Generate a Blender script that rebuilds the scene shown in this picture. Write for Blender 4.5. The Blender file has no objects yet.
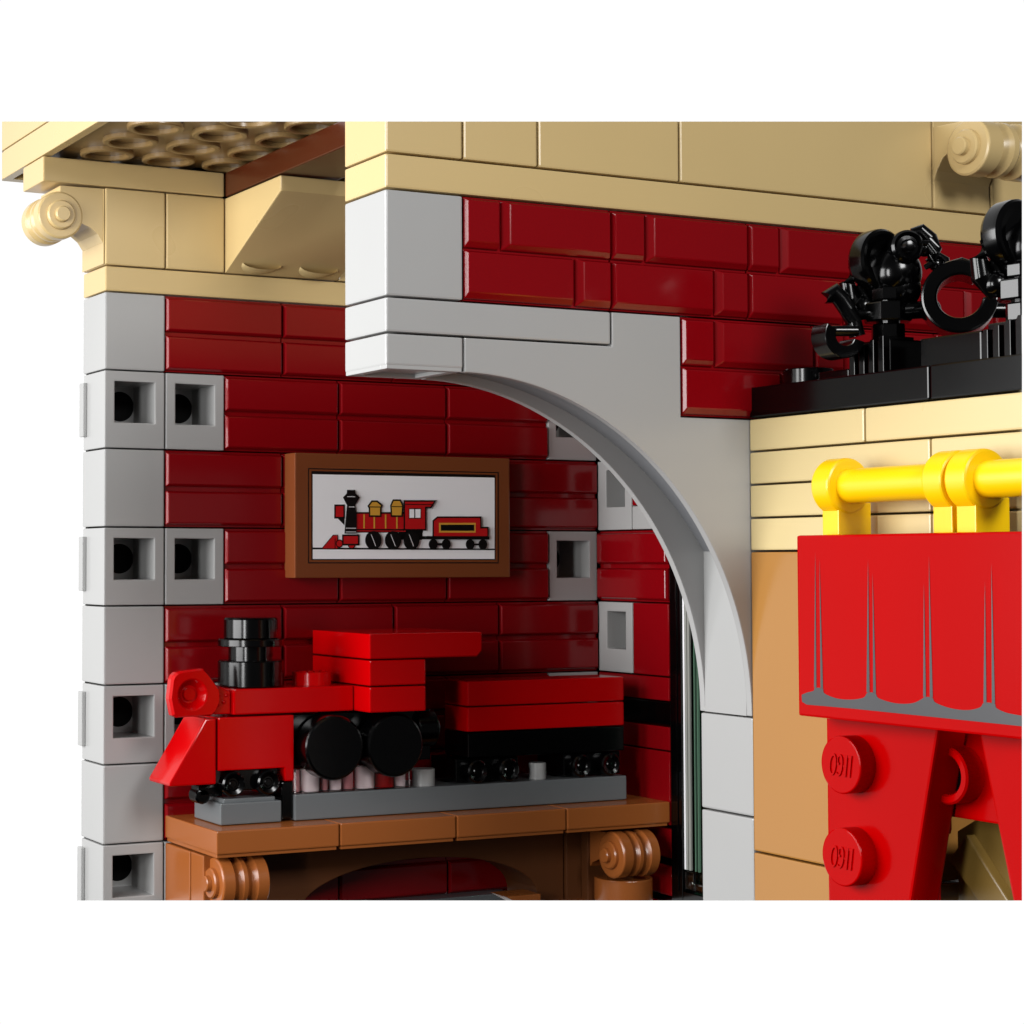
import bpy, bmesh, math, random
from mathutils import Vector, Matrix
random.seed(7)
sc = bpy.context.scene
col = bpy.data.collections.new("toy_station"); sc.collection.children.link(col)
R = math.radians

# ------------------------------------------------------------------ materials
def srgb(c):
    return tuple(((x/255/12.92) if x/255 <= .04045 else ((x/255+.055)/1.055)**2.4) for x in c)
def plastic(name, rgb, rough=.22, spec=.5, coat=0.0, var=.05, bump=.010, sss=0.0):
    m = bpy.data.materials.new(name); m.use_nodes = True
    nt = m.node_tree; b = nt.nodes['Principled BSDF']
    c = srgb(rgb)
    geo = nt.nodes.new('ShaderNodeNewGeometry')
    n = nt.nodes.new('ShaderNodeTexNoise'); n.inputs['Scale'].default_value = .55; n.inputs['Detail'].default_value = 3
    nt.links.new(geo.outputs['Position'], n.inputs['Vector'])
    isl = nt.nodes.new('ShaderNodeMath'); isl.operation = 'MULTIPLY_ADD'
    isl.inputs[1].default_value = .45; nt.links.new(geo.outputs['Random Per Island'], isl.inputs[0])
    nt.links.new(n.outputs['Fac'], isl.inputs[2])
    mr = nt.nodes.new('ShaderNodeMapRange'); mr.inputs['From Min'].default_value = .3; mr.inputs['From Max'].default_value = 1.15
    mr.inputs['To Min'].default_value = 1-var; mr.inputs['To Max'].default_value = 1+var
    nt.links.new(isl.outputs[0], mr.inputs['Value'])
    mx = nt.nodes.new('ShaderNodeMix'); mx.data_type = 'RGBA'; mx.blend_type = 'MULTIPLY'; mx.inputs['Factor'].default_value = 1
    mx.inputs['A'].default_value = (*c, 1); nt.links.new(mr.outputs['Result'], mx.inputs['B'])
    nt.links.new(mx.outputs['Result'], b.inputs['Base Color'])
    n2 = nt.nodes.new('ShaderNodeTexNoise'); n2.inputs['Scale'].default_value = .8; n2.inputs['Detail'].default_value = 1
    nt.links.new(geo.outputs['Position'], n2.inputs['Vector'])
    r2 = nt.nodes.new('ShaderNodeMapRange'); r2.inputs['To Min'].default_value = rough*.93; r2.inputs['To Max'].default_value = rough*1.08
    nt.links.new(n2.outputs['Fac'], r2.inputs['Value']); nt.links.new(r2.outputs['Result'], b.inputs['Roughness'])
    if bump:
        n3 = nt.nodes.new('ShaderNodeTexNoise'); n3.inputs['Scale'].default_value = .9; n3.inputs['Detail'].default_value = 1
        nt.links.new(geo.outputs['Position'], n3.inputs['Vector'])
        bp = nt.nodes.new('ShaderNodeBump'); bp.inputs['Strength'].default_value = .07; bp.inputs['Distance'].default_value = bump
        nt.links.new(n3.outputs['Fac'], bp.inputs['Height']); nt.links.new(bp.outputs['Normal'], b.inputs['Normal'])
    b.inputs['Specular IOR Level'].default_value = spec
    b.inputs['Coat Weight'].default_value = coat
    b.inputs['Coat Roughness'].default_value = .06
    if sss:
        b.inputs['Subsurface Weight'].default_value = sss; b.inputs['Subsurface Radius'].default_value = (.1, .07, .05); b.inputs['Subsurface Scale'].default_value = .5
    return m
M = {}
M['darkred'] = plastic('dark_red_plastic', (124, 4, 12), .14, spec=.5)
M['red'] = plastic('bright_red_plastic', (180, 0, 3), .16, spec=.3)
M['cred'] = plastic('curtain_red_plastic', (166, 0, 1), .16, spec=.08)
M['shaded_brown'] = plastic('dark_shaded_brown_plastic', (84, 46, 20), .5, spec=.25)  # brown darkened in the colour for the shade under the shelf
M['shaded_grey'] = plastic('shaded_soffit_grey_plastic', (118, 119, 122), .3, var=.03)  # grey darkened to paint the shade inside the arch
M['grey'] = plastic('light_grey_plastic', (160, 160, 159), .24, var=.03)
M['dgrey'] = plastic('dark_grey_plastic', (98, 102, 104), .3)
M['shaded_tan'] = plastic('shaded_tan_plastic', (134, 108, 68), .28)  # darker copy of the tan, paints the shade below the roof
M['beam'] = plastic('shaded_reddish_brown_plastic', (72, 30, 12), .25)  # brown darkened in place of light being blocked from the beam
M['tan'] = plastic('tan_plastic', (194, 169, 118), .28, var=.03)
M['cream'] = plastic('cream_plastic', (202, 182, 132), .28, var=.03)
M['nougat'] = plastic('orange_tan_plastic', (164, 115, 56), .2, var=.03)
M['brown'] = plastic('brown_plastic', (150, 84, 38), .24)
M['frame'] = plastic('picture_frame_brown', (120, 64, 34), .22)
M['black'] = plastic('black_plastic', (2, 2, 2.4), .17, spec=.38, var=.0)
M['yellow'] = plastic('yellow_plastic', (242, 194, 4), .28, var=.02)
M['olive'] = plastic('olive_tan_plastic', (112, 88, 38), .35)
M['void'] = plastic('shadow_black_plastic', (4, 4, 4), .6, spec=.1, bump=0)  # black filler standing in for darkness in openings, holes and gaps
M['pwhite'] = plastic('printed_white', (250, 250, 252), .25, var=.0, bump=0)
M['pblack'] = plastic('printed_black', (8, 6, 6), .35, var=.0, bump=0)
M['pred'] = plastic('printed_red', (190, 18, 22), .35, var=.0, bump=0)
M['pgold'] = plastic('printed_gold', (214, 158, 56), .35, var=.0, bump=0)
M['psilver'] = plastic('printed_silver_grey', (70, 70, 72), .3, spec=.3, var=.12, bump=0)
M['psilver'].node_tree.nodes['Principled BSDF'].inputs['Metallic'].default_value = .1
def clear(name, rgb, rough=.03, trans=1.0):
    m = bpy.data.materials.new(name); m.use_nodes = True
    nt = m.node_tree; b = nt.nodes['Principled BSDF']
    n = nt.nodes.new('ShaderNodeTexNoise'); n.inputs['Scale'].default_value = 3
    mr = nt.nodes.new('ShaderNodeMapRange'); mr.inputs['To Min'].default_value = rough; mr.inputs['To Max'].default_value = rough*2.5
    nt.links.new(n.outputs['Fac'], mr.inputs['Value']); nt.links.new(mr.outputs['Result'], b.inputs['Roughness'])
    b.inputs['Base Color'].default_value = (*srgb(rgb), 1); b.inputs['Transmission Weight'].default_value = trans; b.inputs['IOR'].default_value = 1.49
    return m
M['glint_white'] = plastic('white_glint_plastic', (240, 226, 228), .08, var=0)  # opaque white imitating glints in the clear plate
M['glint_pink'] = plastic('pink_glint_plastic', (196, 130, 134), .08, var=0)  # opaque pink imitating tinted glints in the clear plate
M['clear'] = clear('clear_plastic', (255, 250, 250), .02, 1.0)
M['glint_grey'] = plastic('glass_glint_grey', (150, 152, 146), .1, var=.15)  # opaque grey imitating reflections in the window glass
M['glint_green'] = plastic('glass_glint_green', (84, 116, 96), .1, var=.15)  # opaque green imitating reflections in the window glass
M['dgreen'] = plastic('dark_green_interior', (14, 34, 24), .25)
M['glass'] = clear('green_tinted_glass', (120, 160, 140))

# ------------------------------------------------------------------ mesh helpers
def merge(bm, tb):
    me = bpy.data.meshes.new('tmp'); tb.to_mesh(me); tb.free(); bm.from_mesh(me); bpy.data.meshes.remove(me)
def bev(tb, b, seg=2, ang=30):
    if b > 0:
        es = [e for e in tb.edges if len(e.link_faces) == 2 and e.calc_face_angle(0) > R(ang)]
        if es: bmesh.ops.bevel(tb, geom=es, offset=b, segments=seg, profile=.6, affect='EDGES', clamp_overlap=True)
def hexa(bm, pts, b=0.0, seg=2):
    tb = bmesh.new(); v = [tb.verts.new(p) for p in pts]
    for f in ((0,1,2,3), (7,6,5,4), (0,4,5,1), (1,5,6,2), (2,6,7,3), (3,7,4,0)): tb.faces.new([v[i] for i in f])
    bmesh.ops.recalc_face_normals(tb, faces=tb.faces[:]); bev(tb, b, seg); merge(bm, tb)
def box(bm, x0, x1, y0, y1, z0, z1, b=.022):
    hexa(bm, [(x0,y0,z0),(x1,y0,z0),(x1,y0,z1),(x0,y0,z1),(x0,y1,z0),(x1,y1,z0),(x1,y1,z1),(x0,y1,z1)], b)
G = .011   # half the gap between neighbouring bricks
def brick(bm, x0, x1, y0, y1, z0, z1, b=.024): box(bm, x0+G, x1-G, y0, y1, z0+G, z1-G, b)
def prism(bm, poly, axis, a0, a1, b=.02, seg=2):
    tb = bmesh.new()
    def P(p, a): return (p[0], a, p[1]) if axis == 'y' else ((a, p[0], p[1]) if axis == 'x' else (p[0], p[1], a))
    A = [tb.verts.new(P(p, a0)) for p in poly]; B = [tb.verts.new(P(p, a1)) for p in poly]
    tb.faces.new(A); tb.faces.new(B[::-1]); n = len(poly)
    for i in range(n): tb.faces.new([A[i], A[(i+1) % n], B[(i+1) % n], B[i]])
    bmesh.ops.recalc_face_normals(tb, faces=tb.faces[:]); bev(tb, b, seg, 25); merge(bm, tb)
def frame_of(ax):
    ax = Vector(ax).normalized(); h = Vector((0,0,1)) if abs(ax.z) < .9 else Vector((1,0,0))
    u = ax.cross(h).normalized(); return ax, u, ax.cross(u)
def lathe(bm, o, ax, prof, seg=48, phase=0):
    """prof: list of (radius, distance along the axis)"""
    ax, u, w = frame_of(ax); o = Vector(o); tb = bmesh.new(); rings = []
    for r, h in prof:
        if r < 1e-5: rings.append([tb.verts.new(o+ax*h)]); continue
        rings.append([tb.verts.new(o+ax*h+(u*math.cos(2*math.pi*i/seg+phase)+w*math.sin(2*math.pi*i/seg+phase))*r) for i in range(seg)])
    for a, b in zip(rings, rings[1:]):
        for i in range(seg):
            j = (i+1) % seg
            if len(a) == 1 and len(b) > 1: tb.faces.new([a[0], b[i], b[j]])
            elif len(b) == 1 and len(a) > 1: tb.faces.new([a[i], a[j], b[0]])
            elif len(a) > 1: tb.faces.new([a[i], a[j], b[j], b[i]])
    bmesh.ops.recalc_face_normals(tb, faces=tb.faces[:]); merge(bm, tb)
def rod(bm, o, ax, r, h, b=.015, seg=48, phase=0):
    lathe(bm, o, ax, [(0,0),(r-b,0),(r-b*.3,b*.3),(r,b),(r,h-b),(r-b*.3,h-b*.3),(r-b,h),(0,h)], seg, phase)
def ball(bm, o, r, sc3=(1,1,1)):
    tb = bmesh.new(); bmesh.ops.create_uvsphere(tb, u_segments=32, v_segments=20, radius=r)
    for v in tb.verts: v.co = Vector((v.co.x*sc3[0], v.co.y*sc3[1], v.co.z*sc3[2]))+Vector(o)
    merge(bm, tb)
def tube_path(bm, pts, rad, seg=32):
    tb = bmesh.new(); rings = []; pts = [Vector(p) for p in pts]
    for i, p in enumerate(pts):
        t = (pts[min(i+1, len(pts)-1)]-pts[max(i-1, 0)]).normalized(); _, u, w = frame_of(t)
        r = rad[i] if isinstance(rad, (list, tuple)) else rad
        rings.append([tb.verts.new(p+(u*math.cos(2*math.pi*k/seg)+w*math.sin(2*math.pi*k/seg))*r) for k in range(seg)])
    for a, b in zip(rings, rings[1:]):
        for k in range(seg): tb.faces.new([a[k], a[(k+1) % seg], b[(k+1) % seg], b[k]])
    tb.faces.new(rings[0]); tb.faces.new(rings[-1][::-1])
    bmesh.ops.recalc_face_normals(tb, faces=tb.faces[:]); merge(bm, tb)

def thing(name, label, cat, loc=(0,0,0), group=None):
    o = bpy.data.objects.new(name, None); col.objects.link(o); o.location = loc; o.empty_display_size = .3
    o['label'] = label; o['category'] = cat
    if group: o['group'] = group
    return o
def part(name, bm, mat, parent, label=None):
    """link a finished bmesh (world coordinates) as ONE mesh under its thing"""
    base = Vector((0,0,0)); p = parent
    while p: base += p.location; p = p.parent
    for v in bm.verts: v.co -= base
    for f in bm.faces: f.smooth = True
    me = bpy.data.meshes.new(name); bm.to_mesh(me); bm.free()
    for m in (mat if isinstance(mat, list) else [mat]): me.materials.append(m)
    me.set_sharp_from_angle(angle=R(12.5))
    o = bpy.data.objects.new(name, me); col.objects.link(o); o.parent = parent
    if label: o['label'] = label
    return o
N = bmesh.new
def one(name, mat, parent, fn, *a, label=None, **k):
    bm = N(); fn(bm, *a, **k); return part(name, bm, mat, parent, label)

# panels of the brick-pattern: u runs along the wall, n out of it, both given as axes of the wall
def panel(bm, MP, u0, u1, z0, z1, l=.03, r=.03, b=.04, t=.03, d=.055):
    tb = bmesh.new()
    o = [MP(u0, 0, z0), MP(u1, 0, z0), MP(u1, 0, z1), MP(u0, 0, z1)]
    i = [MP(u0+l, d, z0+b), MP(u1-r, d, z0+b), MP(u1-r, d, z1-t), MP(u0+l, d, z1-t)]
    k = [MP(u0, -.3, z0), MP(u1, -.3, z0), MP(u1, -.3, z1), MP(u0, -.3, z1)]
    O = [tb.verts.new(p) for p in o]; I = [tb.verts.new(p) for p in i]; K = [tb.verts.new(p) for p in k]
    tb.faces.new(I); tb.faces.new(K)
    for a in range(4):
        c = (a+1) % 4; tb.faces.new([O[a], O[c], I[c], I[a]]); tb.faces.new([O[a], O[c], K[c], K[a]])
    bmesh.ops.recalc_face_normals(tb, faces=tb.faces[:]); bev(tb, .008, 1, 10); merge(bm, tb)
def recess(bm, MP, u0, z0, w=1.0, h=1.2, hole=(.17, .83, .40, 1.03), dep=.93):
    tb = bmesh.new()
    ua, ub, za, zb = u0+G, u0+w-G, z0+G, z0+h-G
    ha, hb, hz0, hz1 = u0+hole[0], u0+hole[1], z0+hole[2], z0+hole[3]
    def q(a, b, c, d, n): return [tb.verts.new(MP(u, n, z)) for u, z in ((a, c), (b, c), (b, d), (a, d))]
    F = q(ua, ub, za, zb, 0); H = q(ha, hb, hz0, hz1, 0); D = q(ha, hb, hz0, hz1, -dep); K = q(ua, ub, za, zb, -.97)
    for a in range(4):
        c = (a+1) % 4
        tb.faces.new([F[a], F[c], H[c], H[a]]); tb.faces.new([H[a], H[c], D[c], D[a]]); tb.faces.new([F[a], F[c], K[c], K[a]])
    tb.faces.new(D); tb.faces.new(K)
    bmesh.ops.recalc_face_normals(tb, faces=tb.faces[:]); bev(tb, .018, 2, 30); merge(bm, tb)
REAR = lambda u, n, z: Vector((u, 9-n, z))
SIDE = lambda u, n, z: Vector((9-n, 9-u, z))
FRONT = lambda u, n, z: Vector((u, -n, z))
ENTR = lambda u, n, z: Vector((5-n, -u, z))

# volute (scroll): cylinder with grooves, stepped boss at the front end, web back to the brick
def scroll(name, mat, parent, c, axis, web, back=1.0, r=.36, k=1.0):
    """c = centre of the front disc, axis = 'x' or 'y' (the disc looks along -axis), web = polygon in the plane across the axis"""
    ax = (1,0,0) if axis == 'x' else (0,1,0)
    bm = N()
    lathe(bm, c, ax, [(q_, h_ if h_ < .04 else h_*k) for q_, h_ in [(0,-.15),(.10,-.15),(.115,-.135),(.115,-.07),(.20,-.07),(.22,-.05),(.22,0),(r-.03,0),(r-.005,.015),(r,.03),(r,.25),(r-.05,.30),(r-.09,.34),(r-.05,.40),(r-.01,.45),
                      (r-.01,.53),(r-.05,.58),(r-.09,.63),(r-.05,.69),(r,.74),(r,.96),(r-.02,.98),(0,.98)]], 56)
    pos = c[0] if axis == 'x' else c[1]
    prism(bm, web, axis, pos+.02, pos+back, .012)
    return part(name, bm, mat, parent)

# ------------------------------------------------------------------ 1. the arched front wall (plane y = 0)
fw = thing('arched_wall', 'front wall of dark red toy bricks with pale grey stone arch and tan band on top', 'wall', (0, .5, -4))
bm = N()
def front_brick(bm, x, z):
    g = .012
    panel(bm, FRONT, x+g, x+.46, z+.61, z+1.17, .03, .02, .07, .03)
    panel(bm, FRONT, x+.50, x+2-g, z+.61, z+1.17, .09, .03, .07, .03)
    panel(bm, FRONT, x+g, x+1.46, z+.03, z+.58, .03, .02, .07, .03)
    panel(bm, FRONT, x+1.50, x+2-g, z+.03, z+.58, .09, .03, .07, .03)
    box(bm, x+g, x+2-g, .03, .9, z+.012, z+1.188, 0)
for x in (1, 3, 5, 7, 9): front_brick(bm, x, .8)
for x in (4, 6, 8): front_brick(bm, x, -.4)
part('red_masonry', bm, M['darkred'], fw)
one('corner_block', M['grey'], fw, brick, 0, 1, 0, 1, .8, 2.0)
one('lintel_slab', M['grey'], fw, brick, 0, 3, 0, 1, .4, .8)
bm = N(); brick(bm, 0, 1, 0, 1, .03, .4)
for a in ((0.02, .98, .01, .14), (.02, .98, .86, .99), (.02, .15, .14, .86), (.85, .98, .14, .86)): box(bm, a[0], a[1], a[2], a[3], .0, .06, .008)
part('lintel_end_block', bm, M['grey'], fw)
# arch with two lips and a sunk soffit between them
def arcpts(cx, cz, r, x0, x1, n=40):
    return [(cx+r*math.sin(t), cz+r*math.cos(t)) for t in [math.asin((x0-cx)/r)+(math.asin((x1-cx)/r)-math.asin((x0-cx)/r))*i/n for i in range(n+1)]]
top = [(1+G, .4-G), (3+G, .4-G), (3+G, .8-G), (4-G, .8-G), (4-G, -.4-G), (5.9, -.4-G), (5.9, -3.99)]
lip = top+[(5, -3.99)]+arcpts(1, -4, 4, 1+G, 4.999)[::-1][1:]
mid = top+[(5, -3.99)]+arcpts(1, -4.76, 4.86, 1+G, 5.0)[::-1]
bm = N(); prism(bm, lip, 'y', 0, .1, .016); prism(bm, lip, 'y', .9, 1.0, .012); box(bm, 5.0, 5.2, .1, .9, -3.99, -1.9, 0)
part('arch', bm, M['grey'], fw)
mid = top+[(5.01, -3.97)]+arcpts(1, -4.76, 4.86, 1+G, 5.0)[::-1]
one('soffit', M['shaded_grey'], fw, prism, mid, 'y', .1, .9, 0)
for i in range(4):
    one('pillar_block', M['grey'], fw, brick, 5, 6, 0.0, 1, -5.2-1.2*i, -4.0-1.2*i)
one('cornice_band', M['tan'], fw, brick, 0, 13, 0, 1.0, 2.0, 2.4)
for a, b in ((0, 1), (1, 2), (2, 4), (4, 8), (8, 9), (9, 12)):
    one('cornice_block', M['tan'], fw, brick, a, b, 0, 1, 2.4, 4.6)
def webf(y, z, r=.36): # web for a scroll looking along -x on the front wall
    return [(.02, z-.36), (-.05, z-.20), (-.16, z-.05), (-.30, z+.02), (y, z+.0), (y, z+r-.01), (.02, z+r+.02)]
scroll('scroll_ornament', M['tan'], fw, (8.0, -.60, 3.09), 'x', webf(-.60, 3.09), .98)
one('wall_core', M['void'], fw, box, 9.1, 12.5, .2, .9, -4, 2.0, 0)

# ------------------------------------------------------------------ 2. the rear wall (plane y = 9)
rw = thing('rear_wall', 'rear wall of the niche in dark red toy bricks with grey quoins down its left edge', 'wall', (4.5, 9.5, -8))
bm = N()
def rear_brick(bm, MP, u0, u1, z):
    g = .012
    for za, zb in ((.04, .565), (.635, 1.16)):
        panel(bm, MP, u0+g, u1-g, z+za, z+zb, .03, .028, .035, .03, .05)
    vs = [MP(u, n, zz) for n in (-.05, -.9) for u, zz in ((u0+g, z+.012), (u1-g, z+.012), (u1-g, z+1.188), (u0+g, z+1.188))]
    hexa(bm, vs, 0)
RZ = [.8-1.2*i for i in range(8)]
for i, z in enumerate(RZ):
    for u in ((1, 3, 5, 7) if i % 2 == 0 else (2, 4, 6)):
        rear_brick(bm, REAR, u, u+2, z)
part('red_masonry', bm, M['darkred'], rw)
for i, z in enumerate(RZ):
    if i % 2 == 0:
        one('quoin_block', M['grey'], rw, brick, 0, 1, 9, 10, z, z+1.2)
    else:
        for u in (0, 1, 8):
            bm = N(); recess(bm, REAR, u, z)
            if u == 0: box(bm, -.055, .01, 9.80, 9.985, z+.22, z+1.06, .015)
            o = part('hollow_block', bm, M['grey'], rw)
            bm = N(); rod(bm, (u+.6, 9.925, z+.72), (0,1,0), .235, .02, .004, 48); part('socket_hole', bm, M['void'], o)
one('wall_core', M['void'], rw, box, .1, 10, 9.985, 10.1, -7.9, 1.9, 0)
one('cornice_band', M['tan'], rw, brick, 0, 8, 9, 10, 2.0, 2.4)
one('cornice_block', M['tan'], rw, brick, 0, 1, 9, 10, 2.4, 3.6)
one('cornice_block', M['tan'], rw, brick, 1, 2, 9, 10, 2.4, 3.6)
one('cornice_block', M['tan'], rw, brick, 4, 8, 9, 10, 2.4, 3.6)
bm = N(); prism(bm, [(10, 2.41), (9.0, 2.41), (6.97, 3.36), (6.97, 3.59), (10, 3.59)], 'x', 2.011, 3.99, .022)
o = part('inverted_slope', bm, M['tan'], rw, 'tan inverted slope block under the beam with two crescent dents')
# crescent dents on the slope's underside, their lit look painted in paler cream
for cx_ in (2.52, 3.52):
    bm = N(); sl = Vector((0, -2.03, .95)).normalized(); nrm = Vector((0, -.95, -2.03)).normalized()
    c0 = Vector((cx_, 8.72, 2.41+.28*.468)); pts = []
    tb = bmesh.new(); outer = []; inner = []
    for k in range(17):
        t = math.pi*(k/16); outer.append(c0+Vector((math.cos(t)*.34, 0, 0))-sl*math.sin(t)*.30+nrm*.002)
        inner.append(c0+Vector((math.cos(t)*.33, 0, 0))+sl*(math.sin(t)*.02)+nrm*.11*math.sin(t))
    for k in range(16):
        tb.faces.new([tb.verts.new(p) for p in (outer[k], outer[k+1], inner[k+1], inner[k])])
    bmesh.ops.remove_doubles(tb, verts=tb.verts[:], dist=1e-4)
    merge(bm, tb); part('crescent_dent', bm, M['cream'], o)
one('cornice_cap', M['tan'], rw, brick, -1, 2, 9, 10, 3.6, 4.0)
one('wall_core', M['void'], rw, box, 1.6, 3.2, 9.25, 9.9, 3.45, 4.1, 0)
r_ = .36
scroll('scroll_ornament', M['tan'], rw, (-.70, 9.03, 3.12), 'y', [(-.015, 2.75), (-.015, 3.58), (-.70, 3.57), (-.70, 3.12), (-.36, 3.02), (-.22, 2.97), (-.10, 2.88), (-.02, 2.76)], .95, r_, .84)
one('corner_web', M['tan'], rw, box, -.012, .0, 9.03, 10, 2.42, 3.58, .01)

# ------------------------------------------------------------------ 3. roof corner
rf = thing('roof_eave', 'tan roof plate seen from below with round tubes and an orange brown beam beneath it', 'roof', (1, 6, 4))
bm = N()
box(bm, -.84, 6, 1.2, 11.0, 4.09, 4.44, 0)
part('underside_plate', bm, M['shaded_tan'], rf)
bm = N(); brick(bm, -1, 6, 11.0, 11.25, 4.0, 4.46); box(bm, -1, -.845, 1.2, 11.0, 4.0, 4.45, .015); part('rim', bm, M['tan'], rf)
one('top_plate', M['tan'], rf, box, -1, 6, 1.2, 11.25, 4.47, 4.95, .02)
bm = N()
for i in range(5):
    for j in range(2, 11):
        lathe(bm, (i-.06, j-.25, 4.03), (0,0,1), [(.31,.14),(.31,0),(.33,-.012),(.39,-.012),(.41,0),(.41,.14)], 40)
part('tube_grid', bm, M['shaded_tan'], rf)
one('beam', M['beam'], rf, box, 2.0, 3.0, 1.3, 8.99, 3.61, 3.99, .02)

# ------------------------------------------------------------------ 4. side wall of the niche with the window (plane x = 9)
sw = thing('side_wall', 'right hand side wall of the niche in dark red toy bricks beside a black framed window', 'wall', (9.5, 5, -8))
bm = N()
rear_brick(bm, SIDE, 0, 2, -2.8)
for z in (.8, -.4): rear_brick(bm, SIDE, 0, 2, z)
for z0, z1, u0 in ((-1.2, -.85, 1), (-4.0, -2.8, 1), (-4.4, -4.0, 0), (-5.2, -4.8, 0), (-6.4, -5.2, 0)):
    box(bm, 9, 9.9, 7+G, 9-u0-G, z0+G, z1-G, .02)
z = -6.4
for k in range(4):
    box(bm, 9.02, 9.9, 7+G, 8.9, z-.53, z-.05, .03); z -= .6
part('red_masonry', bm, M['darkred'], sw)
for z in (-1.6, -4.0):
    one('hollow_block', M['grey'], sw, recess, SIDE, 0, z, hole=(.26, .80, .40, 1.03), dep=.6)
one('grey_plate', M['grey'], sw, box, 9, 9.9, 7+G, 8-G, -1.6+G, -1.2, .02)
one('black_plate', M['black'], sw, box, 9.05, 9.9, 7+G, 8.9, -4.8+G, -4.4-G, .02)
one('wall_core', M['void'], sw, box, 9.7, 10.0, 6.5, 10, -9, 2.0, 0)
bm = N(); box(bm, 9.0, 9.03, 6.70, 6.985, -9, 1.9, .008); box(bm, 9.0, 9.03, 1.1, 6.69, -7.95, -7.40, .008); box(bm, 9.06, 9.6, 6.72, 6.98, -9, 1.9, .008)
wn = part('window_frame', bm, M['black'], sw)
one('frame_bead', M['black'], wn, box, 8.985, 9.001, 6.79, 6.82, -7.4, 1.9, .004)
one('pane', M['glass'], wn, box, 9.10, 9.14, 1.1, 6.69, -7.39, 1.9, .005)
for nm, y0, y1, mt in (('pane_glint', 6.655, 6.695, 'pwhite'), ('pane_glint', 6.60, 6.645, 'glint_grey'), ('pane_glint', 6.53, 6.58, 'glint_grey'), ('pane_rib', 6.40, 6.42, 'glint_green'), ('pane_rib', 6.32, 6.34, 'glint_green')):
    one(nm, M[mt], wn, box, 9.035, 9.08, y0, y1, -7.05, 1.9, .006)  # opaque strips paint the white and green reflections of the ribbed glass
bm = N(); box(bm, 9.035, 9.09, 6.46, 6.69, -7.36, -7.07, .02); box(bm, 9.035, 9.09, 6.12, 6.45, -7.36, -7.24, .02); lathe(bm, (9.034, 6.5, -7.28), (-1,0,0), [(.03,0),(.07,.01),(.08,0)], 36); part('hinge_block', bm, M['clear'], wn)
one('dark_backing', M['dgreen'], sw, box, 9.16, 9.30, 1.1, 6.6, -9, 1.9, 0)

# ------------------------------------------------------------------ 5. entrance wall coming forward on the right (plane x = 5)
ew = thing('entrance_wall', 'bright cream and orange tan wall coming forward beside the arch under a black ledge', 'wall', (5.5, -4, -8))
bm = N()
for z, js in ((-.8, (0, 2, 6, 9)), (-1.2, (0, 3, 7, 9)), (-1.6, (0, 3, 9)), (-2.0, (0, 3, 9))):
    for a, b in zip(js, js[1:]): box(bm, 5, 5.98, -b+G, -a-G, z+G, z+.4-G, .022)
part('cream_plates', bm, M['cream'], ew)
one('arch_panel', M['nougat'], ew, box, 5, 5.98, -2.7, -G, -5.6+G, -2.0-G, .022)
one('lower_panel', M['nougat'], ew, box, 5, 5.98, -2.7, -G, -9, -5.6-G, .022)
bm = N()
box(bm, 5, 5.9, -3+G, -G, -.4+G, -.02, .02); box(bm, 5, 5.9, -9, -3-G, -.4+G, -.02, .02); 
led = part('black_ledge', bm, M['black'], ew)
for y in (-.5,):
    one('stud', M['black'], led, rod, (5.5, y, -.03), (0,0,1), .3, .21)
bm = N(); box(bm, 5.35, 5.8, -3.4, -2.5, -.02, .33, .02); box(bm, 5.35, 5.8, -5.4, -4.5, -.02, .33, .02); box(bm, 5.3, 5.8, -1.42, -.9, -.02, .1, .02)
part('ledge_tile', bm, M['black'], led)
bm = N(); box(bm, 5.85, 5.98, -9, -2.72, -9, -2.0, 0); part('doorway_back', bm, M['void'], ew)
bm = N(); prism(bm, [(-3.0, -9), (-3.0, -5.0), (-3.3, -4.83), (-5.2, -4.83), (-5.2, -9)], 'x', 5.3, 5.84, .02)
prism(bm, [(-3.0, -5.3), (-3.25, -5.0), (-4.75, -6.6), (-4.6, -6.8)], 'x', 5.18, 5.32, .02)
part('olive_slope', bm, M['olive'], ew)

# ------------------------------------------------------------------ 6. mantel shelf
ms = thing('mantel_shelf', 'brown tiled shelf against the red wall carrying the train, scrolled brackets under it', 'shelf', (5, 8, -8))
for i in range(4):
    a = 1+2*i
    bm = N(); box(bm, a+G, a+2-G, 7.0, 8.99, -6.34, -6.0-G*.5, .022); box(bm, a+.035, a+1.965, 7.04, 8.96, -6.395, -6.33, .01)
    part('shelf_board', bm, M['brown'], ms)
one('side_panel', M['brown'], ms, brick, 1, 1.9, 8.0, 8.98, -9, -6.41)
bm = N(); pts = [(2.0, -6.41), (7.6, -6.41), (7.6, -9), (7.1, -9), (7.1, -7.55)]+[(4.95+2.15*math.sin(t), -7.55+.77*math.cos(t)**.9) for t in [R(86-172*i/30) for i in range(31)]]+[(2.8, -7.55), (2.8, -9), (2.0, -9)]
prism(bm, pts, 'y', 8.0, 8.94, .015); part('support_arch', bm, M['shaded_brown'], ms)
bm = N(); prism(bm, [(6.25, -7.42), (6.9, -7.42), (6.9, -7.55), (6.6, -7.6)], 'y', 7.6, 8.1, .01); box(bm, 5.9, 8.0, 7.55, 8.4, -7.95, -7.62, .02); part('bracket_foot', bm, M['brown'], ms)
bm = N(); box(bm, 7.62, 8.3, 7.95, 8.9, -9, -6.42, .02); box(bm, 7.9, 8.4, 7.75, 7.94, -9, -6.42, .02); box(bm, 8.31, 8.98, 8.0, 8.9, -9, -6.42, .02); part('post', bm, M['shaded_brown'], ms)
wl = lambda y, z: [(8.2, z-.5), (7.9, z-.45), (7.7, z-.2), (7.45, z-.1), (y, z), (y, z+.33), (8.2, z+.34)]
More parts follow.
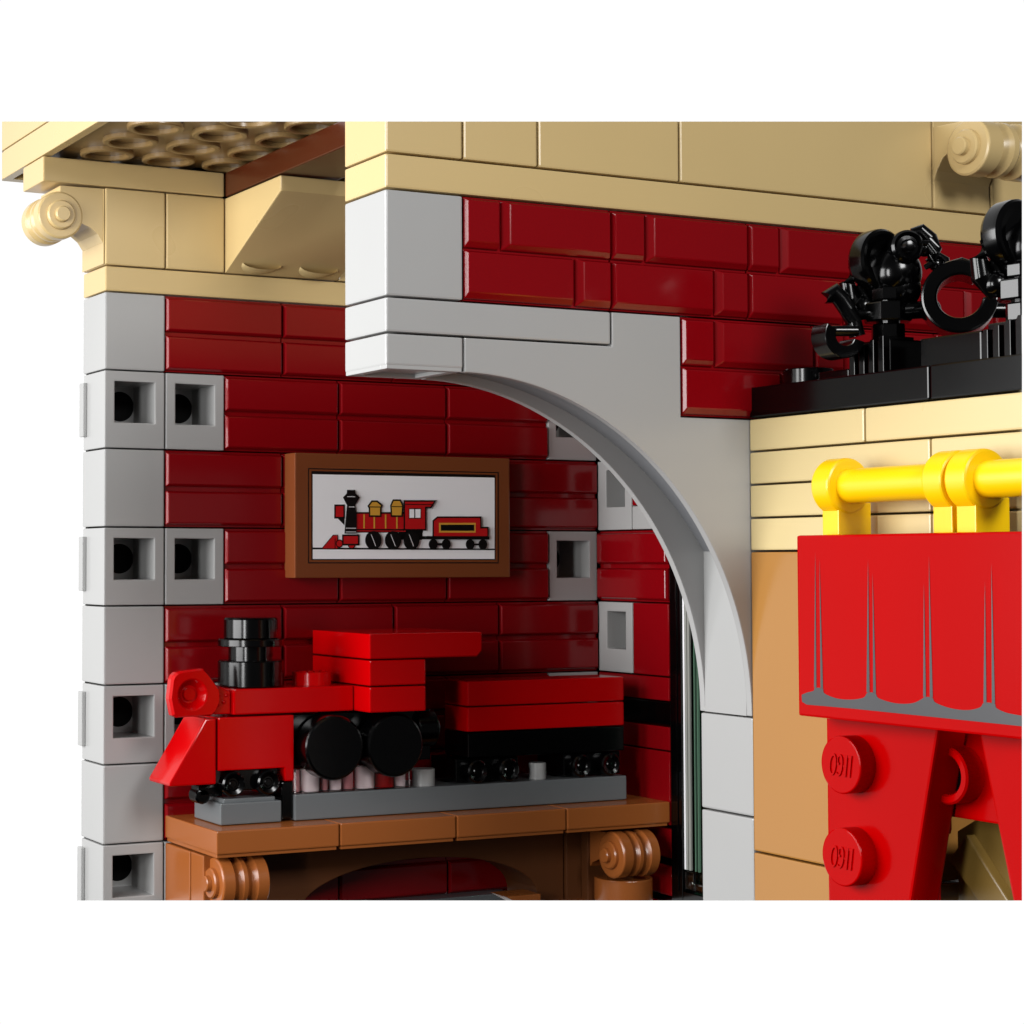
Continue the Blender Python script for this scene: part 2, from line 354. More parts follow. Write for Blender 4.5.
scroll('scroll_bracket', M['brown'], ms, (1.12, 7.36, -6.80), 'x', wl(7.36, -6.80), .74, .37, .76)
scroll('scroll_bracket', M['brown'], ms, (7.93, 7.14, -6.81), 'x', wl(7.14, -6.81), .70, .37, .72)
one('front_web', M['brown'], ms, prism, [(7.5, -6.42), (7.5, -7.2), (7.98, -7.5), (7.98, -6.42)], 'x', 1.02, 1.2, .02)
bm = N(); rod(bm, (8.42, 7.5, -7.62), (0,0,1), .47, .38, .02); rod(bm, (8.42, 7.5, -7.9), (0,0,1), .36, .3, .02); part('round_foot', bm, M['brown'], ms)
one('hearth_slab', M['dgrey'], ms, box, 2.9, 7.0, 8.62, 8.99, -8.4, -7.56, .02)

# ------------------------------------------------------------------ 7. framed picture
fp = thing('framed_picture', 'wide brown framed picture of a red steam locomotive and tender hanging on the red wall', 'picture', (5, 8.8, -1.4))
one('frame', M['frame'], fp, box, 3.03, 6.985, 8.6, 8.99, -2.385, -.415, .02)
Q = {
'white': [(3.338,-.75),(6.685,-.742),(6.678,-2.083),(3.338,-2.085)], 'outer': [(3.258,-.655),(6.764,-.648),(6.756,-2.154),(3.258,-2.153)],
'inner': [(3.275,-.673),(6.744,-.666),(6.737,-2.137),(3.275,-2.137)], 'blacktop': [(3.316,-.70),(6.705,-.695),(6.697,-2.1),(3.315,-2.101)],
'ground': [(3.338,-1.91),(6.679,-1.916),(6.679,-1.935),(3.338,-1.932)],
'stack': [(3.932,-.988),(4.077,-.986),(4.086,-1.042),(4.159,-1.106),(4.077,-1.229),(4.104,-1.366),(4.104,-1.681),(3.886,-1.682),(3.895,-1.57),(3.931,-1.23),(3.859,-1.11),(3.927,-1.045)],
'lamp': [(3.742,-1.249),(3.877,-1.247),(3.877,-1.417),(3.741,-1.418)], 'lampb': [(3.75,-1.418),(3.895,-1.416),(3.895,-1.549)],
'cow': [(3.507,-1.917),(3.696,-1.716),(3.768,-1.715),(3.768,-1.916)], 'blk': [(3.877,-1.723),(4.131,-1.721),(4.131,-1.842),(3.876,-1.843)],
'boiler': [(4.095,-1.366),(4.999,-1.356),(4.998,-1.602),(4.095,-1.608)], 'under': [(4.095,-1.608),(5.327,-1.599),(5.326,-1.657),(4.094,-1.665)],
'dome1': [(4.333,-1.242),(4.388,-1.176),(4.471,-1.175),(4.544,-1.231),(4.526,-1.272),(4.526,-1.386),(4.351,-1.387),(4.351,-1.274)],
'dome2': [(4.739,-1.228),(4.776,-1.154),(4.887,-1.153),(4.929,-1.226),(4.915,-1.382),(4.747,-1.383)],
'cab': [(4.981,-1.164),(5.512,-1.157),(5.451,-1.236),(5.347,-1.237),(5.345,-1.599),(4.979,-1.602)], 'win': [(5.06,-1.282),(5.262,-1.279),(5.261,-1.419),(5.059,-1.421)],
'body': [(4.872,-1.603),(5.327,-1.599),(5.307,-1.772),(4.872,-1.774)], 'coup': [(5.27,-1.715),(6.543,-1.707),(6.543,-1.758),(5.269,-1.764)],
'tend': [(5.506,-1.474),(5.578,-1.42),(6.379,-1.412),(6.378,-1.583),(6.515,-1.582),(6.514,-1.708),(5.506,-1.713)],
'ty': [(5.601,-1.498),(6.292,-1.492),(6.291,-1.651),(5.601,-1.655)], 'tb': [(5.634,-1.527),(6.262,-1.522),(6.262,-1.622),(5.634,-1.626)]}
pb = N(); lay = [8.597]
def flat(poly, mi, map3=None):
    lay[0] -= .0009
    vs = [pb.verts.new((p[0], lay[0], p[1])) for p in poly]; f = pb.faces.new(vs); f.material_index = mi
    f.normal_update()
    if f.normal.y > 0: f.normal_flip()
def grow(poly, d):  # outward offset of a simple polygon
    n = len(poly); A = sum(poly[i][0]*poly[(i+1) % n][1]-poly[(i+1) % n][0]*poly[i][1] for i in range(n)); s = 1 if A > 0 else -1; out = []
    for i in range(n):
        p0, p1, p2 = Vector(poly[i-1]), Vector(poly[i]), Vector(poly[(i+1) % n])
        a = (p1-p0).normalized(); b = (p2-p1).normalized(); na = Vector((a.y, -a.x))*s; nb = Vector((b.y, -b.x))*s
        m = (na+nb).normalized(); k = d/max(.45, m.dot(na)); out.append(tuple(p1+m*k))
    return out
def circ(x, z, r, n=28): return [(x+r*math.cos(2*math.pi*i/n), z+r*math.sin(2*math.pi*i/n)) for i in range(n)]
def rect(x0, x1, z0, z1): return [(x0, z0), (x1, z0), (x1, z1), (x0, z1)]
W_, K_, R_, Y_, F_ = range(5)
flat(Q['outer'], K_); flat(Q['inner'], F_); flat(Q['blacktop'], K_); flat(Q['white'], W_); flat([(3.338,-1.905),(6.68,-1.911),(6.68,-1.937),(3.338,-1.934)], K_)
def outlined(k, mi, d=.027): flat(grow(Q[k], d), K_); flat(Q[k], mi)
flat(Q['under'], K_); flat(Q['body'], K_); flat(Q['coup'], K_); flat(Q['lampb'], K_)
outlined('lamp', R_); outlined('cow', R_, .014); flat([(3.72, -1.92), (3.735, -1.92), (3.735, -1.75), (3.72, -1.77)], K_)
for c in ((3.804, -1.84, .05), (4.021, -1.851, .056)): flat(circ(c[0], c[1], c[2]+.016), K_); flat(circ(*c), R_)
outlined('blk', R_); outlined('boiler', R_); flat(rect(4.095, 5.0, -1.645, -1.628), R_)
for x in (4.241, 4.424, 4.631, 4.835): flat(rect(x-.013, x+.013, -1.595, -1.372), Y_)
outlined('dome1', Y_); outlined('dome2', Y_); flat(rect(4.33, 4.548, -1.262, -1.246), K_); flat(rect(4.74, 4.93, -1.25, -1.236), K_)
flat(Q['stack'], K_); flat(rect(3.935, 4.08, -1.10, -1.092), W_); flat(rect(3.965, 4.06, -1.262, -1.252), W_); flat(rect(3.905, 4.09, -1.60, -1.592), W_); flat(rect(3.905, 4.09, -1.66, -1.652), W_)
outlined('cab', R_); flat(rect(4.985, 5.50, -1.212, -1.198), K_); flat(grow(Q['win'], .014), K_); flat(Q['win'], W_); flat(rect(5.145, 5.165, -1.42, -1.28), K_)
for x in (4.4, 4.756, 5.091):
    flat(circ(x, -1.785, .15), K_); flat([(x-.048, -1.69), (x-.038, -1.69), (x+.045, -1.88), (x+.035, -1.88)], W_)
outlined('tend', R_); flat(Q['ty'], Y_); flat(Q['tb'], K_)
for x in (5.491, 5.733, 6.184, 6.426): flat(circ(x, -1.845, .085), K_)
flat(rect(5.27, 6.55, -1.765, -1.715), K_); flat(rect(5.49, 5.73, -1.865, -1.825), K_); flat(rect(6.18, 6.43, -1.86, -1.83), K_)
part('printed_panel', pb, [M['pwhite'], M['pblack'], M['pred'], M['pgold'], M['frame']], fp, 'white print of a red and black locomotive with gold domes')

# ------------------------------------------------------------------ 8. track
tr = thing('track_plate', 'long dark grey plate on the shelf standing under the big wheels and the tender', 'plate', (5.5, 8, -6))
one('plate', M['dgrey'], tr, box, 2.5, 8.5, 7.5, 8.5, -5.995, -5.61, .02)
for x, rr in ((4.85, .18), (6.95, .14)):
    one('stud', M['grey'], tr, rod, (x, 7.76, -5.62), (0,0,1), rr, .27, .01, 48)
t2 = thing('track_plate', 'small square grey plate on the shelf under the front bogie', 'plate', (1.8, 8, -6))
bm = N(); box(bm, 1.29, 2.28, 7.5, 8.5, -5.995, -5.68, .02); box(bm, 1.36, 2.2, 7.55, 8.45, -5.69, -5.62, .02); part('plate', bm, M['dgrey'], t2)

# ------------------------------------------------------------------ 9. locomotive
lo = thing('toy_locomotive', 'small bright red brick built steam locomotive with black chimney on the shelf', 'toy train', (2.7, 8, -5.6))
one('boiler', M['red'], lo, box, 1.5, 3.49, 7.5, 8.5, -4.39, -4.01, .024)
bm = N(); rod(bm, (3.03, 8, -4.02), (0,0,1), .3, .21, .012); 
for x in (-.16, -.05, .05, .16): box(bm, 3.03+x-.035, 3.03+x+.035, 7.93, 8.07, -3.82, -3.795, .004)
part('boiler_stud', bm, M['red'], lo)
bm = N()
lathe(bm, (2.0, 8, -4.0), (0,0,1), [(0,0),(.49,0),(.50,.01),(.50,.37),(.485,.39),(.34,.39),(.34,.60),(.49,.60),(.50,.61),(.50,.70),(.485,.715),(.40,.715),(.41,.73),(.41,1.0),(.39,1.03),(0,1.03)], 64)
part('chimney', bm, M['black'], lo)
bm = N(); prism(bm, [(1.25, -5.2), (1.25, -4.42), (2.485, -4.42), (2.485, -5.4), (2.33, -5.4), (2.33, -5.2)], 'y', 7.5, 8.5, .02); part('front_block', bm, M['red'], lo)
bm = N(); prism(bm, [(1.05, -4.43), (1.22, -4.43), (1.22, -5.39), (.49, -5.39), (.48, -5.34)], 'y', 7.5, 8.32, .025); part('cowcatcher', bm, M['red'], lo)
# headlamp: block with a round dish in its face
bm = N(); tb = bmesh.new()
poly = [(.54,-4.36),(.49,-4.12),(.53,-3.80),(.62,-3.73),(1.02,-3.69),(1.10,-3.76),(1.30,-4.02),(1.30,-4.2),(1.2,-4.39),(.56,-4.40)]
c2 = Vector((.84, -4.07)); n = 40; O = []; I = []
for i in range(n):
    t = 2*math.pi*i/n; d = Vector((math.cos(t), math.sin(t))); best = 9
    for a, b in zip(poly, poly[1:]+poly[:1]):
        a = Vector(a); e = Vector(b)-a; den = d.x*e.y-d.y*e.x
        if abs(den) < 1e-9: continue
        w = a-c2; s_ = (w.x*e.y-w.y*e.x)/den; u_ = (w.x*d.y-w.y*d.x)/den
        if s_ > 0 and -1e-6 <= u_ <= 1+1e-6: best = min(best, s_)
    O.append(c2+d*best); I.append(d)
rings = []
for kind, y in (('o', 7.68), ('o', 7.56), ('s', 7.50), (.24, 7.50), (.22, 7.51), (.13, 7.64), (.10, 7.645), (.09, 7.60)):
    rg = []
    for o_, d in zip(O, I):
        p = o_ if kind == 'o' else (c2+(o_-c2)*.93 if kind == 's' else c2+d*kind)
        rg.append(tb.verts.new((p.x, y, p.y)))
    rings.append(rg)
for a, b in zip(rings, rings[1:]):
    for i in range(n): tb.faces.new([a[i], a[(i+1) % n], b[(i+1) % n], b[i]])
tb.faces.new(rings[0]); tb.faces.new(rings[-1]); bmesh.ops.recalc_face_normals(tb, faces=tb.faces[:]); merge(bm, tb)
prism(bm, [(1.2, -4.38), (1.2, -4.0), (1.34, -3.98), (1.49, -4.05), (1.49, -4.38)], 'y', 7.6, 8.4, .02)
for dx, dz in ((1.30, -4.10), (1.38, -4.2), (1.28, -4.24), (1.42, -4.1)): ball(bm, (dx, 7.6, dz), .03)
part('headlamp', bm, M['red'], lo)
cb = one('cab', M['red'], lo, box, 3.505, 4.47, 7.0, 8.95, -4.39, -4.01, .024)
one('cab_wall', M['red'], lo, box, 3.505, 4.47, 7.0, 8.95, -3.99, -3.61, .024)
bm = N(); prism(bm, [(3.505, -3.59), (3.505, -3.21), (5.47, -3.21), (5.47, -3.50), (5.38, -3.59)], 'y', 7.0, 8.95, .024); part('cab_roof', bm, M['red'], lo)
one('frame_block', M['black'], lo, box, 2.51, 4.9, 7.62, 8.45, -5.2, -4.42, .015)
cp = one('clear_plate', M['clear'], lo, box, 2.52, 4.47, 7.5, 7.58, -5.595, -5.24, .01)
bm = N(); box(bm, 2.52, 4.47, 7.75, 8.4, -5.59, -5.24, .0); part('dark_core', bm, M['darkred'], cp)
for x0, x1, mt in ((2.54, 2.64, 'glint_pink'), (2.68, 2.96, 'glint_white'), (3.02, 3.12, 'glint_pink'), (3.16, 3.34, 'glint_white'), (3.38, 3.54, 'glint_pink'), (3.60, 3.90, 'glint_white'), (3.95, 4.24, 'red'), (4.28, 4.45, 'glint_white')):
    bm = N(); rod(bm, ((x0+x1)/2, 7.67, -5.585), (0,0,1), (x1-x0)/2, .33, .01, 40); part('glint_column', bm, M[mt], cp)  # opaque columns paint the bright glints refracted by the clear plate
for x in (3.03, 4.06):
    bm = N(); lathe(bm, (x, 7.2, -4.91), (0,1,0), [(0,0),(.445,0),(.47,.015),(.485,.045),(.485,.36),(.45,.40),(0,.40)], 64); part('wheel', bm, M['black'], lo)
bm = N(); box(bm, 1.42, 2.28, 7.62, 8.4, -5.52, -5.2, .02); box(bm, 1.02, 1.42, 7.7, 8.0, -5.60, -5.42, .04); rod(bm, (1.10, 7.7, -5.58), (0,1,0), .12, .3, .03); box(bm, 2.31, 2.49, 7.55, 8.4, -5.97, -5.42, .02); part('bogie', bm, M['black'], lo)  # last box is added black, standing in for shadow beside the track plate
def small_wheel(parent, x, z=-5.40, y=7.46):
    bm = N(); lathe(bm, (x, y, z), (0,1,0), [(0,.03),(.05,.03),(.065,.045),(.085,.045),(.10,.02),(.155,0),(.18,.02),(.185,.05),(.185,.16),(0,.16)], 36)
    part('small_wheel', bm, M['black'], parent)
small_wheel(lo, 1.49); small_wheel(lo, 2.06)
bm = N(); rod(bm, (4.62, 7.75, -4.72), (1,0,0), .3, .36, .02); rod(bm, (4.45, 7.75, -4.72), (1,0,0), .2, .6, .02); part('rear_coupling', bm, M['black'], lo)

# ------------------------------------------------------------------ 10. tender
te = thing('toy_tender', 'low red and black toy tender wagon standing behind the red locomotive', 'toy train', (7, 8, -5.6))
one('upper_body', M['red'], te, box, 5.5, 8.46, 7.5, 8.22, -4.39, -4.005, .024)
one('lower_body', M['red'], te, box, 5.5, 8.46, 7.5, 8.22, -4.79, -4.41, .024)
one('underframe', M['black'], te, box, 5.5, 8.46, 7.5, 8.22, -5.2, -4.81, .02)
for a, b in ((5.35, 6.5), (7.36, 8.46)):
    one('bogie', M['black'], te, box, a, b, 7.62, 8.4, -5.58, -5.22, .02)
for x in (5.67, 6.25, 7.62, 8.18): small_wheel(te, x, -5.41)

# ------------------------------------------------------------------ 11. awning rod, valance, curtains
cr = thing('curtain_rod', 'yellow round rod held by yellow ring clips above the red valance', 'rod', (4.55, -4, -1.3))
one('rod', M['yellow'], cr, rod, (4.55, -6.4, -1.30), (0,1,0), .19, 4.2, .015)
for y in (-2.25, -3.92, -4.24):
    bm = N(); rod(bm, (4.55, y, -1.30), (0,1,0), .31, .28, .03); box(bm, 4.40, 4.86, y+.01, y+.27, -1.84, -1.48, .012); part('ring_clip', bm, M['yellow'], cr)
va = thing('valance', 'bright red valance panel with grey printed folds and scalloped hem below the yellow rod', 'valance', (4.2, -4, -3.8))
one('panel', M['cred'], va, box, 4.0, 4.4, -5.98, -2.02, -3.80, -1.84, .025)
pb = N()
HU = [(-2.079,-3.571),(-2.16,-3.542),(-2.271,-3.515),(-2.294,-3.483),(-2.417,-3.482),(-2.446,-3.534),(-2.64,-3.574),(-2.851,-3.572),(-3.039,-3.54),(-3.102,-3.485),(-3.216,-3.483),(-3.264,-3.532),(-3.503,-3.567),(-3.738,-3.552),(-3.874,-3.501),(-3.912,-3.479),(-4.018,-3.478),(-4.063,-3.525),(-4.266,-3.566),(-4.485,-3.569),(-4.646,-3.532),(-4.701,-3.483),(-4.834,-3.484),(-4.857,-3.525),(-5.012,-3.564),(-5.3,-3.574),(-5.5,-3.55),(-5.6,-3.48),(-5.7,-3.48),(-5.9,-3.56)]
HL = [(-5.9,-3.67),(-5.16,-3.673),(-4.04,-3.669),(-2.85,-3.665),(-2.158,-3.671),(-2.085,-3.645)]
def vflat(poly):
    pb.faces.new([pb.verts.new((3.996, p[0], p[1])) for p in poly])
def catmull(p, n=4):
    out = []
    for i in range(len(p)-1):
        a, b, c, d = (Vector(p[max(i-1, 0)]), Vector(p[i]), Vector(p[i+1]), Vector(p[min(i+2, len(p)-1)]))
        for k in range(n):
            t = k/n; out.append(tuple(.5*((2*b)+(c-a)*t+(2*a-5*b+4*c-d)*t*t+(3*b-a-3*c+d)*t**3)))
    return out+[tuple(p[-1])]
HU = catmull(HU); vflat(HU+HL)
for t in ([(-2.325,-2.02),(-2.279,-3.48),(-2.318,-3.48)],[(-2.39,-2.09),(-2.382,-3.48),(-2.422,-3.48)],[(-3.133,-2.10),(-3.085,-3.482),(-3.131,-3.482)],[(-3.197,-2.24),(-3.183,-3.482),(-3.225,-3.482)],
          [(-3.926,-2.34),(-3.894,-3.476),(-3.933,-3.476)],[(-4.0,-2.07),(-3.984,-3.476),(-4.026,-3.476)],[(-4.734,-2.32),(-4.692,-3.482),(-4.731,-3.482)],[(-4.82,-2.14),(-4.798,-3.482),(-4.839,-3.482)]): vflat(t)
part('printed_folds', pb, M['psilver'], va)

def lettering(txt, x, y, z, parent):
    cu = bpy.data.curves.new('lettering', 'FONT'); cu.body = txt; cu.size = .2; cu.extrude = .012; cu.offset = -.002; cu.align_x = 'CENTER'; cu.align_y = 'CENTER'; cu.space_character = .92; cu.resolution_u = 4
    tmp = bpy.data.objects.new('tmp', cu); col.objects.link(tmp); dg = bpy.context.evaluated_depsgraph_get(); dg.update()
    me = bpy.data.meshes.new_from_object(tmp.evaluated_get(dg)); bpy.data.objects.remove(tmp)
    bm = N(); bm.from_mesh(me); bpy.data.meshes.remove(me)
    for v in bm.verts:
        # text read by someone looking along +x, turned upside down and stretched to the stud's tall letters
        tx, ty, tz = v.co; tx *= .72; ty *= 1.75; tx += .15*ty
        v.co = Vector((x-tz, y+tx, z-ty))
    return part('raised_lettering', bm, M['cred'], parent)
cl = thing('curtain', 'bright red curtain panel with two raised studs next to the orange tan wall', 'curtain', (4.6, -3, -8))
one('panel', M['cred'], cl, prism, [(-2.0, -3.5), (-3.76, -3.5), (-3.67, -3.85), (-3.25, -5.65), (-3.0, -6.8), (-2.0, -6.8)], 'x', 4.4, 4.8, .03)
for z in (-4.30, -5.28):
    s_ = one('stud', M['cred'], cl, rod, (4.19, -2.46, z), (1,0,0), .31, .25, .018, 64)
    lettering('LEGO', 4.188, -2.47, z+.01, s_)
cr2 = thing('curtain', 'plain bright red curtain panel with slanted left edge at the right border of the photo', 'curtain', (4.6, -5, -8))
one('panel', M['cred'], cr2, prism, [(-4.2, -3.5), (-4.24, -3.87), (-4.63, -5.41), (-4.9, -6.8), (-6.0, -6.8), (-6.0, -3.5)], 'x', 4.4, 4.8, .03)
ho = thing('curtain_holder', 'red bracket with half hidden stud behind the gap between the two curtains', 'bracket', (4.9, -3.6, -4.5))
one('plate', M['cred'], ho, box, 4.84, 5.12, -4.05, -2.9, -4.78, -3.6, .025)
bm = N(); lathe(bm, (4.60, -3.56, -4.32), (1,0,0), [(.17,.26),(.20,.03),(.22,.0),(.28,.0),(.30,.02),(.30,.26)], 56); o_ = part('stud', bm, M['cred'], ho)
bm = N(); rod(bm, (4.80, -3.56, -4.32), (1,0,0), .19, .03, .002, 56); part('stud_shadow', bm, M['void'], o_)  # black disc painting the shadow on the stud's face
bm = N(); box(bm, 4.82, 5.1, -3.16, -2.6, -5.02, -4.66, .07); part('clip', bm, M['cred'], ho)
bm = N(); box(bm, 4.82, 5.1, -2.98, -2.5, -6.3, -5.55, .05); part('clip', bm, M['cred'], ho)

# ------------------------------------------------------------------ 12. black ornaments on the ledge
def ring_part(bm, c, axis, r0, r1, a0, a1, th, n=36):
    ax, u, w = frame_of(axis); c = Vector(c); tb = bmesh.new(); secs = []
    if True:
        up = Vector((0,0,1)); rt = up.cross(ax).normalized()*-1  # angle 0 = image right, 90 = up
    for i in range(n+1):
        t = R(a0+(a1-a0)*i/n); d = rt*math.cos(t)+up*math.sin(t)
        secs.append([tb.verts.new(c+d*r+ax*h) for r, h in ((r0, -th/2), (r1, -th/2), (r1, th/2), (r0, th/2))])
    for a, b in zip(secs, secs[1:]):
        for k in range(4): tb.faces.new([a[k], a[(k+1) % 4], b[(k+1) % 4], b[k]])
    tb.faces.new(secs[0]); tb.faces.new(secs[-1][::-1]); bmesh.ops.recalc_face_normals(tb, faces=tb.faces[:]); bev(tb, .025, 2, 40); merge(bm, tb)
OX, OY = 5.5, -1.88
th0 = .448
RT = Vector((math.cos(th0), -math.sin(th0), 0)); FD = Vector((math.sin(th0), math.cos(th0), 0))
def L(r, d, z): return Vector((OX, OY, 0))+RT*r+FD*d+Vector((0,0,z))
def ornament():
    t = thing('leaf_finial', 'shiny black clawed finial on the black ledge, the left one seen whole', 'ornament', (OX, OY, 0), 'black finials along the ledge')
    bm = N(); box(bm, 5.24, 5.86, -2.16, -1.60, .0, .37, .02)
    for i in range(4):
        y = -1.64-.155*i; h = (.30, .33, .37, .40)[i]
        prism(bm, [(y+.045, -.01), (y+.045, h-.06), (y+.01, h), (y-.045, h), (y-.045, -.01)], 'x', 5.15, 5.6, .008)
    part('ribbed_base', bm, M['black'], t)
    bm = N()
    for z0, z1, r in ((.37, .57, .19), (.59, .81, .27), (.83, .98, .19)): rod(bm, L(-.02, 0, z0), (0,0,1), r, z1-z0, .02, 8, R(22.5)+.15)
    rod(bm, L(-.02, 0, .35), (0,0,1), .13, .75, .01, 16)
    part('stem', bm, M['black'], t)
    bm = N(); ball(bm, L(.08, .05, 1.16), .30, (1, 1, 1.02)); ball(bm, L(.12, .05, .98), .25); ball(bm, L(-.28, .1, .78), .14); part('bulb', bm, M['black'], t)
    bm = N(); lathe(bm, L(-.05, -.04, 1.30), (-.05, .99, 0), [(0,.02),(.22,.02),(.30,.0),(.335,.0),(.36,.03),(.365,.08),(.36,.20),(.32,.26),(0,.28)], 56); tube_path(bm, [L(-.08,.1,1.2), L(-.06,.08,1.0), L(-.02,.02,.8)], [.26,.20,.12]); part('leaf_disc', bm, M['black'], t)
    bm = N(); lathe(bm, L(.13, -.30, 1.42), (FD.x, FD.y, 0), [(0,-.06),(.05,-.05),(.075,-.01),(.08,.03),(.12,.04),(.16,.0),(.185,.03),(.19,.1),(.17,.3),(0,.3)], 40); part('knob', bm, M['black'], t)
    bm = N()
    tube_path(bm, [L(.22,-.12,1.6), L(.32,-.14,1.62), L(.42,-.16,1.52), L(.46,-.18,1.40), L(.42,-.2,1.28)], [.05,.08,.085,.08,.05])
    tube_path(bm, [L(.26,-.26,1.46), L(.36,-.28,1.45), L(.42,-.28,1.33), L(.40,-.28,1.22), L(.32,-.26,1.18)], [.03,.045,.05,.045,.03])
    tube_path(bm, [L(.40,-.1,1.26), L(.52,-.12,1.33), L(.60,-.12,1.28), L(.62,-.14,1.18)], [.04,.06,.055,.03]); ball(bm, L(.34,-.2,1.4), .09); ball(bm, L(.5,-.1,1.24), .08)
    part('tendril', bm, M['black'], t)
    bm = N(); tube_path(bm, [L(.0,-.1,.70), L(.36,-.15,.72)], .10); ball(bm, L(.40,-.15,.72), .13); part('side_peg', bm, M['black'], t)
    bm = N(); ring_part(bm, L(-.62, -.1, .42), (.15, .98, 0), .12, .26, 150, 345, .30)
    tube_path(bm, [L(-.40,-.1,.42), L(-.44,-.1,.58), L(-.50,-.1,.72), L(-.58,-.1,.84), L(-.66,-.1,.92), L(-.72,-.1,.88), L(-.72,-.1,.80)], [.09,.09,.10,.10,.11,.09,.05])
    tube_path(bm, [L(-.5,-.1,.66), L(-.1,0,.70)], .065); rod(bm, L(-.78,-.2,.47), (.9,-.43,0), .06, .36)
    part('hook', bm, M['black'], t)
    bm = N(); tube_path(bm, [L(-.28,.1,.66), L(-.42,.12,.86), L(-.44,.12,1.04), L(-.36,.1,1.18), L(-.2,.1,1.3)], [.08,.11,.10,.10,.10])
    tube_path(bm, [L(-.2,.1,.8), L(-.3,.1,.98), L(-.26,.1,1.12)], [.05,.06,.05]); part('arm', bm, M['black'], t)
    return t
o1 = ornament()
o2 = o1.copy(); col.objects.link(o2); o2.location = (OX, OY-2.0, 0)
o2['label'] = 'black clawed finial on the ledge, cut off by the right border'
for ch in o1.children:
    if ch.name.startswith('hook'): continue
    c = ch.copy(); col.objects.link(c); c.parent = o2
bm = N(); ring_part(bm, L(.70, -.25, .82), tuple(FD+RT*.30), .24, .41, 50, 356, .6, 44)
tube_path(bm, [L(.50,-.42,1.17), L(.68,-.42,1.21), L(.84,-.42,1.17)], [.045,.06,.045]); tube_path(bm, [L(1.06,-.1,.72), L(1.4,-.1,.72)], .09)
part('open_ring', bm, M['black'], o2)

# ------------------------------------------------------------------ the model is a section: trim every mesh to the displayed piece
CAM = Vector((-10.03891, -18.58581, -2.12655))
PL = [Vector(n) for n in ((.0973, .20253, -.97443), (.07453, .1549, .98512), (.95616, -.29278, .00638), (-.69007, .72359, .01508))]
bpy.context.view_layer.update()
for o in [o for o in col.objects if o.type == 'MESH']:
    mw = o.matrix_world; off = mw.translation; hit = False; gone = False
    me = o.data; cs = [v.co+off-CAM for v in me.vertices]
    for n in PL:
        d = [c.dot(n) for c in cs]
        if max(d) <= 1e-4: gone = True; break
        if min(d) < -1e-4: hit = True
    if gone: bpy.data.objects.remove(o); continue
    if hit:
        if me.users > 1: me = me.copy(); o.data = me
        bm = N(); bm.from_mesh(me)
        for n in PL:
            bmesh.ops.bisect_plane(bm, geom=bm.verts[:]+bm.edges[:]+bm.faces[:], dist=1e-5, plane_co=CAM-off, plane_no=n, clear_inner=True)
            es = [e for e in bm.edges if e.is_boundary and abs((e.verts[0].co+off-CAM).dot(n)) < 1e-3 and abs((e.verts[1].co+off-CAM).dot(n)) < 1e-3]
            if es:
                try: bmesh.ops.holes_fill(bm, edges=es, sides=0)
                except Exception: pass
        if not bm.faces: bm.free(); bpy.data.objects.remove(o); continue
        bm.to_mesh(me); bm.free(); me.set_sharp_from_angle(angle=R(12.5))

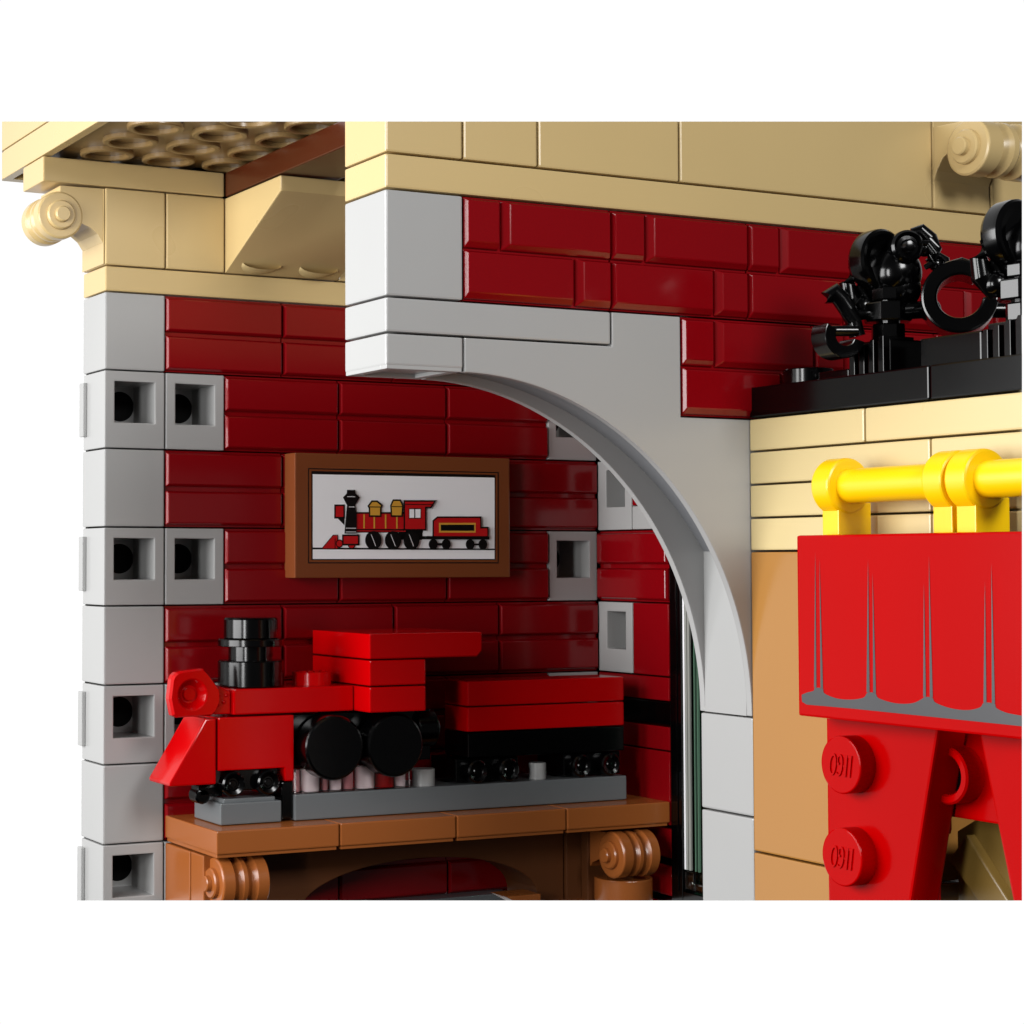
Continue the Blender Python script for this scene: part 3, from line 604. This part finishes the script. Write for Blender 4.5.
# ------------------------------------------------------------------ camera, studio surroundings, lamps
cd = bpy.data.cameras.new('camera'); cam = bpy.data.objects.new('camera', cd); sc.collection.objects.link(cam)
cam.location = CAM; cam.rotation_euler = (R(90)+.04268, 0, -.44791)
cd.sensor_width = 36; cd.lens = 1923.9/1024*36; cd.shift_x = (512-294.54)/1024; cd.shift_y = -(512-479.47)/1024; cd.clip_end = 500; cd.clip_start = .1
sc.camera = cam
w = bpy.data.worlds.new('World'); sc.world = w; w.use_nodes = True; nt = w.node_tree
bg = nt.nodes['Background']; tc = nt.nodes.new('ShaderNodeTexCoord')
sx = nt.nodes.new('ShaderNodeSeparateXYZ'); nt.links.new(tc.outputs['Generated'], sx.inputs[0])
cr_ = nt.nodes.new('ShaderNodeValToRGB'); nt.links.new(sx.outputs['Y'], cr_.inputs['Fac'])   # white studio cove behind the model, dim room in front
e = cr_.color_ramp.elements; e[0].position = .0; e[0].color = (.05, .05, .05, 1); e[1].position = .60; e[1].color = (1.02, 1.02, 1.02, 1)
x = e.new(.3); x.color = (.40, .40, .40, 1)
rz = nt.nodes.new('ShaderNodeMapRange'); rz.inputs['From Min'].default_value = -.42; rz.inputs['From Max'].default_value = -.30; rz.inputs['To Min'].default_value = .02; rz.inputs['To Max'].default_value = 1
nt.links.new(sx.outputs['Z'], rz.inputs['Value'])
mm = nt.nodes.new('ShaderNodeMix'); mm.data_type = 'RGBA'; mm.blend_type = 'MULTIPLY'; mm.inputs['Factor'].default_value = 1
nt.links.new(cr_.outputs['Color'], mm.inputs['A']); nt.links.new(rz.outputs['Result'], mm.inputs['B'])
nt.links.new(mm.outputs['Result'], bg.inputs['Color']); bg.inputs['Strength'].default_value = 1.0
def area(name, loc, target, size, power, color=(1,1,1), sy=None):
    ld = bpy.data.lights.new(name, 'AREA'); ld.energy = power; ld.size = size; ld.color = color
    if sy: ld.shape = 'RECTANGLE'; ld.size_y = sy
    o = bpy.data.objects.new(name, ld); sc.collection.objects.link(o); o.location = loc
    o.rotation_euler = (Vector(target)-Vector(loc)).to_track_quat('-Z', 'Y').to_euler()
    return o
area('key_softbox', (-19, 5.0, 1.5), (4, 1, -1), 16, 7800, (1, 1, 1), 13)
area('left_strip_softbox', (-21, -11, 0), (3, 3, -2), 4.0, 3200, (1, 1, 1), 12)
area('front_softbox', (2, -26, 12), (4, 2, -1), 9, 5900, (1, 1, 1), 9)
sc.view_settings.view_transform = 'Standard'; sc.view_settings.look = 'None'; sc.view_settings.exposure = 0
sc.render.film_transparent = False
sc.cycles.max_bounces = 10; sc.cycles.use_denoising = True
